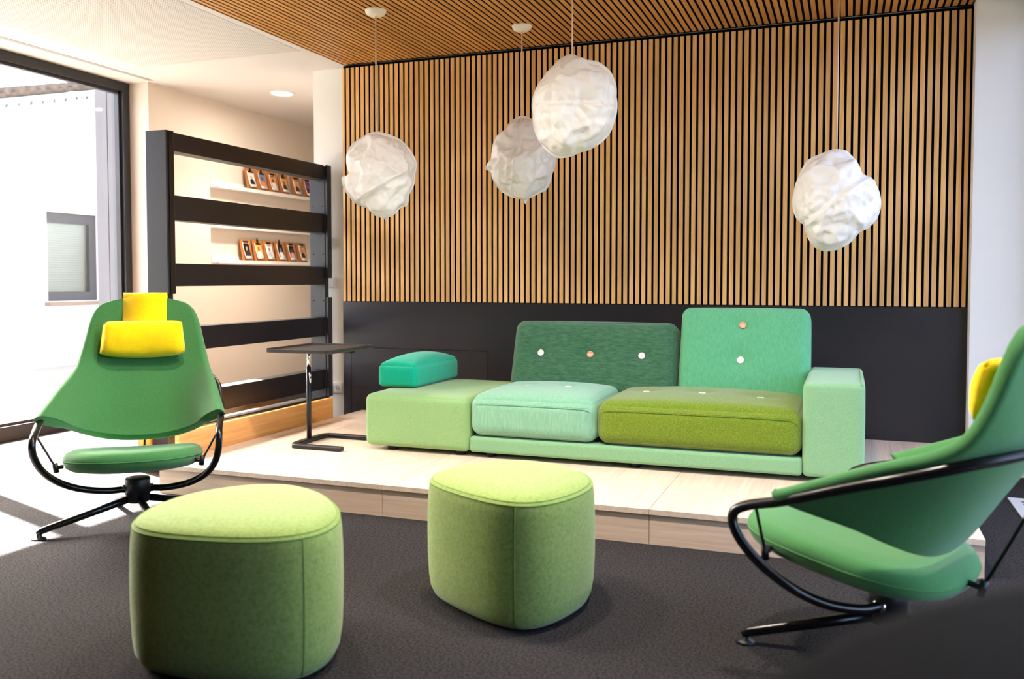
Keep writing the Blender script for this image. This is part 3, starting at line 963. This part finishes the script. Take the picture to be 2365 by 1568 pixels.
def armchair(name, label, x, y, rz):
    t = thing(name, label, 'armchair', (x, y, 0), rz, 'green swivel armchairs')
    # shell: rows from the bottom lip to the top edge
    nv, nu = 26, 25
    rim = catmull(RIM, 8)
    botc = catmull(BOT, 10)
    cen = catmull([(a, 0, z) for a, z in CEN], 8)
    def samp(c, s):
        f = s*(len(c)-1); i = min(int(f), len(c)-2)
        return c[i].lerp(c[i+1], f-i)
    V, F = [], []
    for j in range(nv+1):
        v = j/nv
        e = samp(rim, v); c = samp(cen, v)
        p = 4.2-1.8*min(1, v*1.25)
        for i in range(nu):
            s_ = -1+2*i/(nu-1)
            s_ = math.copysign(abs(s_)**.85, s_)
            a = abs(s_)
            row = Vector((c.x+(e.x-c.x)*a**p, e.y*s_, c.z+(e.z-c.z)*a**2.6))
            k = max(0, 1-v/.30)
            if k > 0:
                bq = samp(botc, 1-a)
                bp_ = Vector((bq.x, math.copysign(bq.y, s_), bq.z))
                row = row.lerp(bp_, k*k*(3-2*k))
            V.append(row)
    for j in range(nv):
        for i in range(nu-1):
            F.append((j*nu+i, j*nu+i+1, (j+1)*nu+i+1, (j+1)*nu+i))
    sh = MB().add(V, F, 0, True).build('shell', M['chair'], t)
    md = sh.modifiers.new('padding', 'SOLIDIFY'); md.thickness = .044; md.offset = 0
    md = sh.modifiers.new('round', 'SUBSURF'); md.levels = 1; md.render_levels = 1
    # seam lines on the inside of the shell
    def shell_pt(i, j): return V[j*nu+i]
    for i in (6, nu-7):
        pts = [shell_pt(i, j)+Vector((.0185, 0, .002)) for j in range(1, 15)]
        MB().tube(pts, .0014, 5).build('seam', M['seam'], sh)
    # seat pad
    def seat_ring(scale, dz):
        out = []
        for k in range(48):
            a = 2*math.pi*k/48
            ca, sa = math.cos(a), math.sin(a)
            f = math.copysign(abs(ca)**.72, ca)*.325
            l = math.copysign(abs(sa)**.72, sa)*.292
            l *= 1-.05*(f/.325)
            f2, l2 = f*scale, l*scale
            out.append(Vector((.095+f2, l2, .284+.085*f2/.325*.5+dz+.010*(l2/.3)**2)))
        return out
    rs = [seat_ring(a, b_) for a, b_ in ((.2, -.054), (.7, -.050), (.88, -.043), (.96, -.030), (.994, -.012), (1, .004), (.992, .020), (.955, .036), (.88, .047), (.6, .050), (.2, .046))]
    se = MB().rings(rs).build('seat_pad', M['chair'], t)
    MB().tube(seat_ring(1.001, .003), .0022, 6, closed=True).build('piping', M['seam'], se)
    # frame tube
    half = catmull(TUBE, 7)
    other = [Vector((p.x, -p.y, p.z)) for p in half[::-1]][1:]
    MB().tube(half+other, .0155, 14).build('tube_frame', M['black_gloss'], t)
    # hub and legs
    MB().lathe([(.046, .062), (.050, .066), (.050, .098), (.056, .100), (.056, .172), (.052, .177), (0, .177)], n=36).build('hub', M['black_plastic'], t)
    for sgn in (1, -1):
        MB().lathe([(.019, 0), (.019, .012)], (0, 0, 0), 16).build('collar', M['chrome'], t).matrix_local = Matrix.Translation((0, .054*sgn, .126)) @ Matrix.Rotation(R(-90*sgn), 4, 'X')
    for a in (LEG0, LEG0+90, LEG0+180, LEG0+270):
        ca, sa = math.cos(R(a)), math.sin(R(a))
        lg = MB().tube([(ca*.035, sa*.035, .122), (ca*.20, sa*.20, .082), (ca*.375, sa*.375, .040), (ca*.398, sa*.398, .034), (ca*.412, sa*.412, .022)], [.0165, .0165, .0155, .015, .011], 14).build('leg', M['black_gloss'], t)
        MB().lathe([(.026, 0), (.030, .002), (.026, .008), (.012, .012), (.012, .022)], (ca*.405, sa*.405, 0), 20).build('foot', M['black_plastic'], lg)
    # cables and clamps
    for sgn in (1, -1):
        u_ = Vector((.225, .392*sgn, .452)); l_ = Vector((.245, .302*sgn, .290))
        cb_ = MB().tube([u_+(l_-u_)*k/6 for k in range(7)], .0048, 8)
        for k in range(22):
            q = u_+(l_-u_)*(k+.5)/22
            cb_.tube([q+Vector((.0036*math.cos(k), .0036*math.sin(k), .003)), q+Vector((.0036*math.cos(k+1.2), .0036*math.sin(k+1.2), -.004))], .0022, 5)
        cb_.build('cable', M['black_plastic'], t)
        MB().tube([l_+Vector((0, .004*sgn, .020)), l_+Vector((0, -.003*sgn, -.022))], .0115, 12).tube([l_, l_+Vector((0, -.030*sgn, .004))], .009, 10).build('clamp', M['black_plastic'], t)
    u_ = Vector((-.478, 0, .672)); l_ = Vector((-.268, 0, .238))
    MB().tube([u_, l_], .0055, 8).build('cable', M['black_plastic'], t)
    MB().tube([l_+Vector((-.006, 0, .022)), l_+Vector((.004, 0, -.024))], .0115, 12).tube([l_, l_+Vector((.040, 0, .004))], .009, 10).build('clamp', M['black_plastic'], t)
    # yellow neck pillow with its strap over the top edge
    pw = MB()
    n1, n2 = 20, 12
    Vp, Fp = [], []
    for sgn in (1, -1):
        base_i = len(Vp)
        for i in range(n1+1):
            for j in range(n2+1):
                u, v = -1+2*i/n1, -1+2*j/n2
                th = .056*(max(0, 1-u**4)**.5)*(max(0, 1-v*v)**.5)
                wr = .006*noise.noise(Vector((u*9+v, v*2, 2*sgn)))+.003*noise.noise(Vector((u*22, v*4, sgn)))
                ll = .19*u*(1+.03*(1-v)/2-.03*u*u*v)
                zz = .820+.082*v*(1-.16*u**8)-.022*(1-u*u)*(1-v)/2+.006*u*u*v
                ff = -.372+(.805-zz)*.10+.16*(ll/.25)**2*.35
                Vp.append((ff+.030+sgn*th+wr*(1 if th > .005 else 0), ll, zz))
        for i in range(n1):
            for j in range(n2):
                a = base_i+i*(n2+1)+j
                q = (a, a+1, a+n2+2, a+n2+1)
                Fp.append(q if sgn > 0 else q[::-1])
    bm = bmesh.new()
    vv = [bm.verts.new(p) for p in Vp]
    for f in Fp: bm.faces.new([vv[i] for i in f])
    bmesh.ops.remove_doubles(bm, verts=bm.verts, dist=.0005)
    MB().bm(bm, 0, True).build('neck_pillow', M['yellow'], t)
    prof = [(-.345, .85), (-.392, .91), (-.412, .97), (-.420, 1.015), (-.432, 1.036), (-.455, 1.036), (-.468, 1.01), (-.462, .93), (-.452, .86)]
    pp = catmull([(a, 0, z) for a, z in prof], 4)
    V2, F2 = [], []
    for p in pp: V2 += [(p.x, -.105, p.z), (p.x, .105, p.z)]
    F2 = [(2*k, 2*k+1, 2*k+3, 2*k+2) for k in range(len(pp)-1)]
    sp_ = MB().add(V2, F2, 0, True).build('pillow_strap', M['yellow'], t)
    md = sp_.modifiers.new('thickness', 'SOLIDIFY'); md.thickness = .005; md.offset = 0
    # bring everything but the star base to its true size on the raised hub
    for o in list(t.children):
        if o.name.split('.')[0] in ('leg',): continue
        if o.name.split('.')[0] == 'collar':
            o.location = o.location*.96+Vector((0, 0, .045)); continue
        for q in [o]+list(o.children):
            for v in q.data.vertices:
                v.co = v.co*.96+Vector((0, 0, .045))
    return t
c1 = armchair('armchair', 'green swivel armchair facing the camera by the left window, yellow neck pillow on its back', .502, -2.592, R(-53.4))
c2 = copy_tree(c1)
c2.location = (3.634, -2.949, 0)
c2.rotation_euler.z = R(154.1)
for ch in c2.children:
    if ch.name.startswith('leg'): ch.rotation_euler.z = R(185.3-154.1-LEG0)
c2['label'] = 'green swivel armchair seen from its side and back at the right edge, near the camera'

# ------------------------------------------------------------------ pendant lamps
def pendant(label, outline, cxp, cyp, ppm, loc, cord_dx, seed, folds):
    """outline: seen from the room, metres from the shade's centre after scaling by ppm"""
    x, y, z = loc
    t = thing('pendant_lamp', label, 'lamp', (x, y, H), 0, 'crumpled paper pendant lamps')
    dirv = Vector((x-3.509, y+5.767, 0)).normalized()
    rx = Vector((dirv.y, -dirv.x, 0))
    pol = sorted([(math.atan2(-(b_-cyp), a-cxp), math.hypot(a-cxp, b_-cyp)/ppm) for a, b_ in outline])
    def Rr(th):
        n = len(pol)
        for i in range(n):
            a0, r0 = pol[i]; a1, r1 = pol[(i+1) % n]
            if i == n-1: a1 += 2*math.pi
            tt_ = th if th >= pol[0][0] else th+2*math.pi
            if a0 <= tt_ <= a1:
                k = (tt_-a0)/max(1e-6, a1-a0)
                return r0*(1-k)+r1*k
        return pol[0][1]
    nth, nph = 160, 80
    tab = [Rr(-math.pi+2*math.pi*(i+.5)/nth) for i in range(nth)]
    avg = sum(tab)/nth
    sm_ = tab[:]
    for _ in range(3): sm_ = [(sm_[i-1]+2*sm_[i]+sm_[(i+1) % nth])/4 for i in range(nth)]
    off = Vector((seed*7.3, seed*3.1, seed*1.7))
    def crumple(p):
        q = p*7+off
        v1 = noise.voronoi(q)[0]
        v2 = noise.voronoi(p*16+off)[0]
        rd = 0
        for sc_n, am in ((5, .5), (10, .34), (19, .16)):
            rd += am*(1-2*abs(noise.noise(p*sc_n+off)))
        return (.40*(v1[1]-v1[0])+.25*(v2[1]-v2[0])-.45+.75*rd)*.062
    rings_ = []
    for j in range(1, nph):
        ph = math.pi*j/nph
        ring_ = []
        for i in range(nth):
            th = -math.pi+2*math.pi*(i+.5)/nth
            rho = math.sin(ph)**.9
            rad = (sm_[i]*rho+avg*(1-rho))*.955*math.sin(ph)
            dep = math.cos(ph)*avg*.80
            p = rx*(rad*math.cos(th))+Vector((0, 0, 1))*(rad*math.sin(th))-dirv*dep
            n_ = p.normalized()
            fold = 0
            for fa, fo in folds:
                d = (math.cos(th)*math.cos(fa)+math.sin(th)*math.sin(fa))*rad-fo
                fold += .009*math.exp(-(d/.007)**2)-.010*math.exp(-((d-.022)/.016)**2)
            ck_ = abs(math.cos(ph))
            p = p+n_*(crumple(p)*(.22+.78*min(1, ck_*1.6))+(fold*ck_**.5 if math.cos(ph) > 0 else 0))
            ring_.append(p+Vector((0, 0, z-H)))
        rings_.append(ring_)
    sh = MB().rings(rings_).build('shade', M['paper_lamp'], t)
    # thin wavy flange where the two sheets meet
    V, F = [], []
    for i in range(nth):
        th = -math.pi+2*math.pi*(i+.5)/nth
        wv = .012*noise.noise(Vector((math.cos(th)*3, math.sin(th)*3, 0))+off)+.004*noise.noise(Vector((math.cos(th)*14, math.sin(th)*14, 1))+off)
        for k, s_ in enumerate((.82, .90, .96, 1.0)):
            rad = tab[i]*s_
            dv = dirv*(wv*(k*.5)-.006)
            V.append(rx*(rad*math.cos(th))+Vector((0, 0, 1))*(rad*math.sin(th))+dv+Vector((0, 0, z-H)))
    for i in range(nth):
        j = (i+1) % nth
        for k in range(3): F.append((i*4+k, i*4+k+1, j*4+k+1, j*4+k))
    fl_ = MB().add(V, F, 0, True).build('flange', M['paper_lamp'], sh)
    md = fl_.modifiers.new('thickness', 'SOLIDIFY'); md.thickness = .0012
    top = Vector((0, 0, 0))
    zt = z-H+max(tab[i] for i in range(nth) if abs(-math.pi+2*math.pi*(i+.5)/nth-math.pi/2) < .25)
    cx0 = rx*cord_dx
    MB().tube([cx0+Vector((0, 0, -.02)), cx0+Vector((0, 0, (zt-.02)*.5)), cx0+Vector((0, 0, zt-.02))], .0042, 8).build('cord', M['cord'], t)
    MB().lathe([(.02, -.036), (.034, -.034), (.050, -.026), (.060, -.014), (.063, -.003), (.063, 0)], tuple(cx0), 32).build('canopy', M['canopy'], t)
    pn = cx0+Vector((0, 0, zt-.028))-dirv*.016+rx*.02
    MB().tube([pn, pn-dirv*.006], .006, 8).build('stud', M['black_plastic'], sh)
    return t
def Zp(L_, x0, y0, s): return [(x0+a/s, y0+b_/s) for a, b_ in L_]
o1 = Zp([(235, 645), (290, 640), (370, 665), (440, 700), (500, 770), (540, 850), (525, 920), (522, 980), (485, 1060), (480, 1110), (465, 1140), (425, 1150), (385, 1195), (340, 1220), (325, 1250), (315, 1220), (265, 1215), (200, 1155), (130, 1130), (75, 1075), (40, 1010), (30, 950), (85, 935), (65, 870), (65, 790), (110, 720), (160, 685)], 780, 90, 2.959)
o2 = Zp([(1250, 530), (1310, 540), (1340, 570), (1400, 620), (1450, 680), (1485, 750), (1490, 820), (1465, 920), (1420, 1035), (1380, 1050), (1300, 1090), (1282, 1130), (1265, 1095), (1130, 1050), (1080, 1000), (1045, 910), (1010, 890), (1020, 850), (1060, 825), (1055, 740), (1090, 660), (1150, 620), (1160, 590), (1200, 555)], 780, 90, 2.959)
o3 = Zp([(1600, 110), (1665, 140), (1680, 150), (1780, 165), (1860, 225), (1900, 310), (1905, 400), (1895, 560), (1860, 650), (1780, 730), (1660, 775), (1510, 815), (1440, 775), (1380, 700), (1340, 600), (1335, 520), (1327, 430), (1350, 350), (1400, 270), (1470, 190), (1510, 145), (1550, 125)], 780, 90, 2.959)
o4 = Zp([(370, 870), (435, 885), (490, 950), (520, 1020), (580, 1060), (615, 1130), (625, 1200), (600, 1290), (550, 1340), (510, 1355), (470, 1410), (400, 1455), (320, 1467), (260, 1440), (220, 1370), (205, 1310), (160, 1270), (137, 1200), (145, 1110), (175, 1010), (220, 930), (300, 890)], 1780, 0, 2.528)
pendant('white crumpled paper pendant lamp hanging leftmost, nearest the black rack', o1, 880, 410, 390, (.934, -1.09, 1.711), -.026, 1, [(R(-60), .05)])
pendant('small white crumpled paper pendant lamp partly hidden behind the highest lamp', o2, 1207, 370, 369, (1.605, -.5, 1.853), -.006, 2, [(R(170), .04)])
pendant('white crumpled paper pendant lamp hanging highest, a fold across its middle', o3, 1325, 247, 439.5, (2.147, -1.217, 2.018), -.007, 3, [(R(88), -.02)])
pendant('white crumpled paper pendant lamp hanging lowest, alone at the right', o4, 1930, 460, 439.5, (3.444, -.749, 1.533), 0, 4, [(R(128), -.02)])

# ------------------------------------------------------------------ black round table top close to the camera
rt_ = thing('high_table', 'black round tabletop, out of focus, in the near lower right corner', 'table', (3.95, -5.45, 0))
MB().lathe([(.495, .875), (.51, .880), (.515, .888), (.51, .897), (.495, .9), (0, .9)], n=64).build('table_top', mat('black_table', (8, 8, 10), .85, spec=.12), rt_)
MB().lathe([(.035, .03), (.035, .875)], n=20).build('pole', M['black_metal'], rt_)
MB().lathe([(.25, 0), (.25, .012), (.05, .03)], n=40).build('foot_plate', M['black_metal'], rt_)
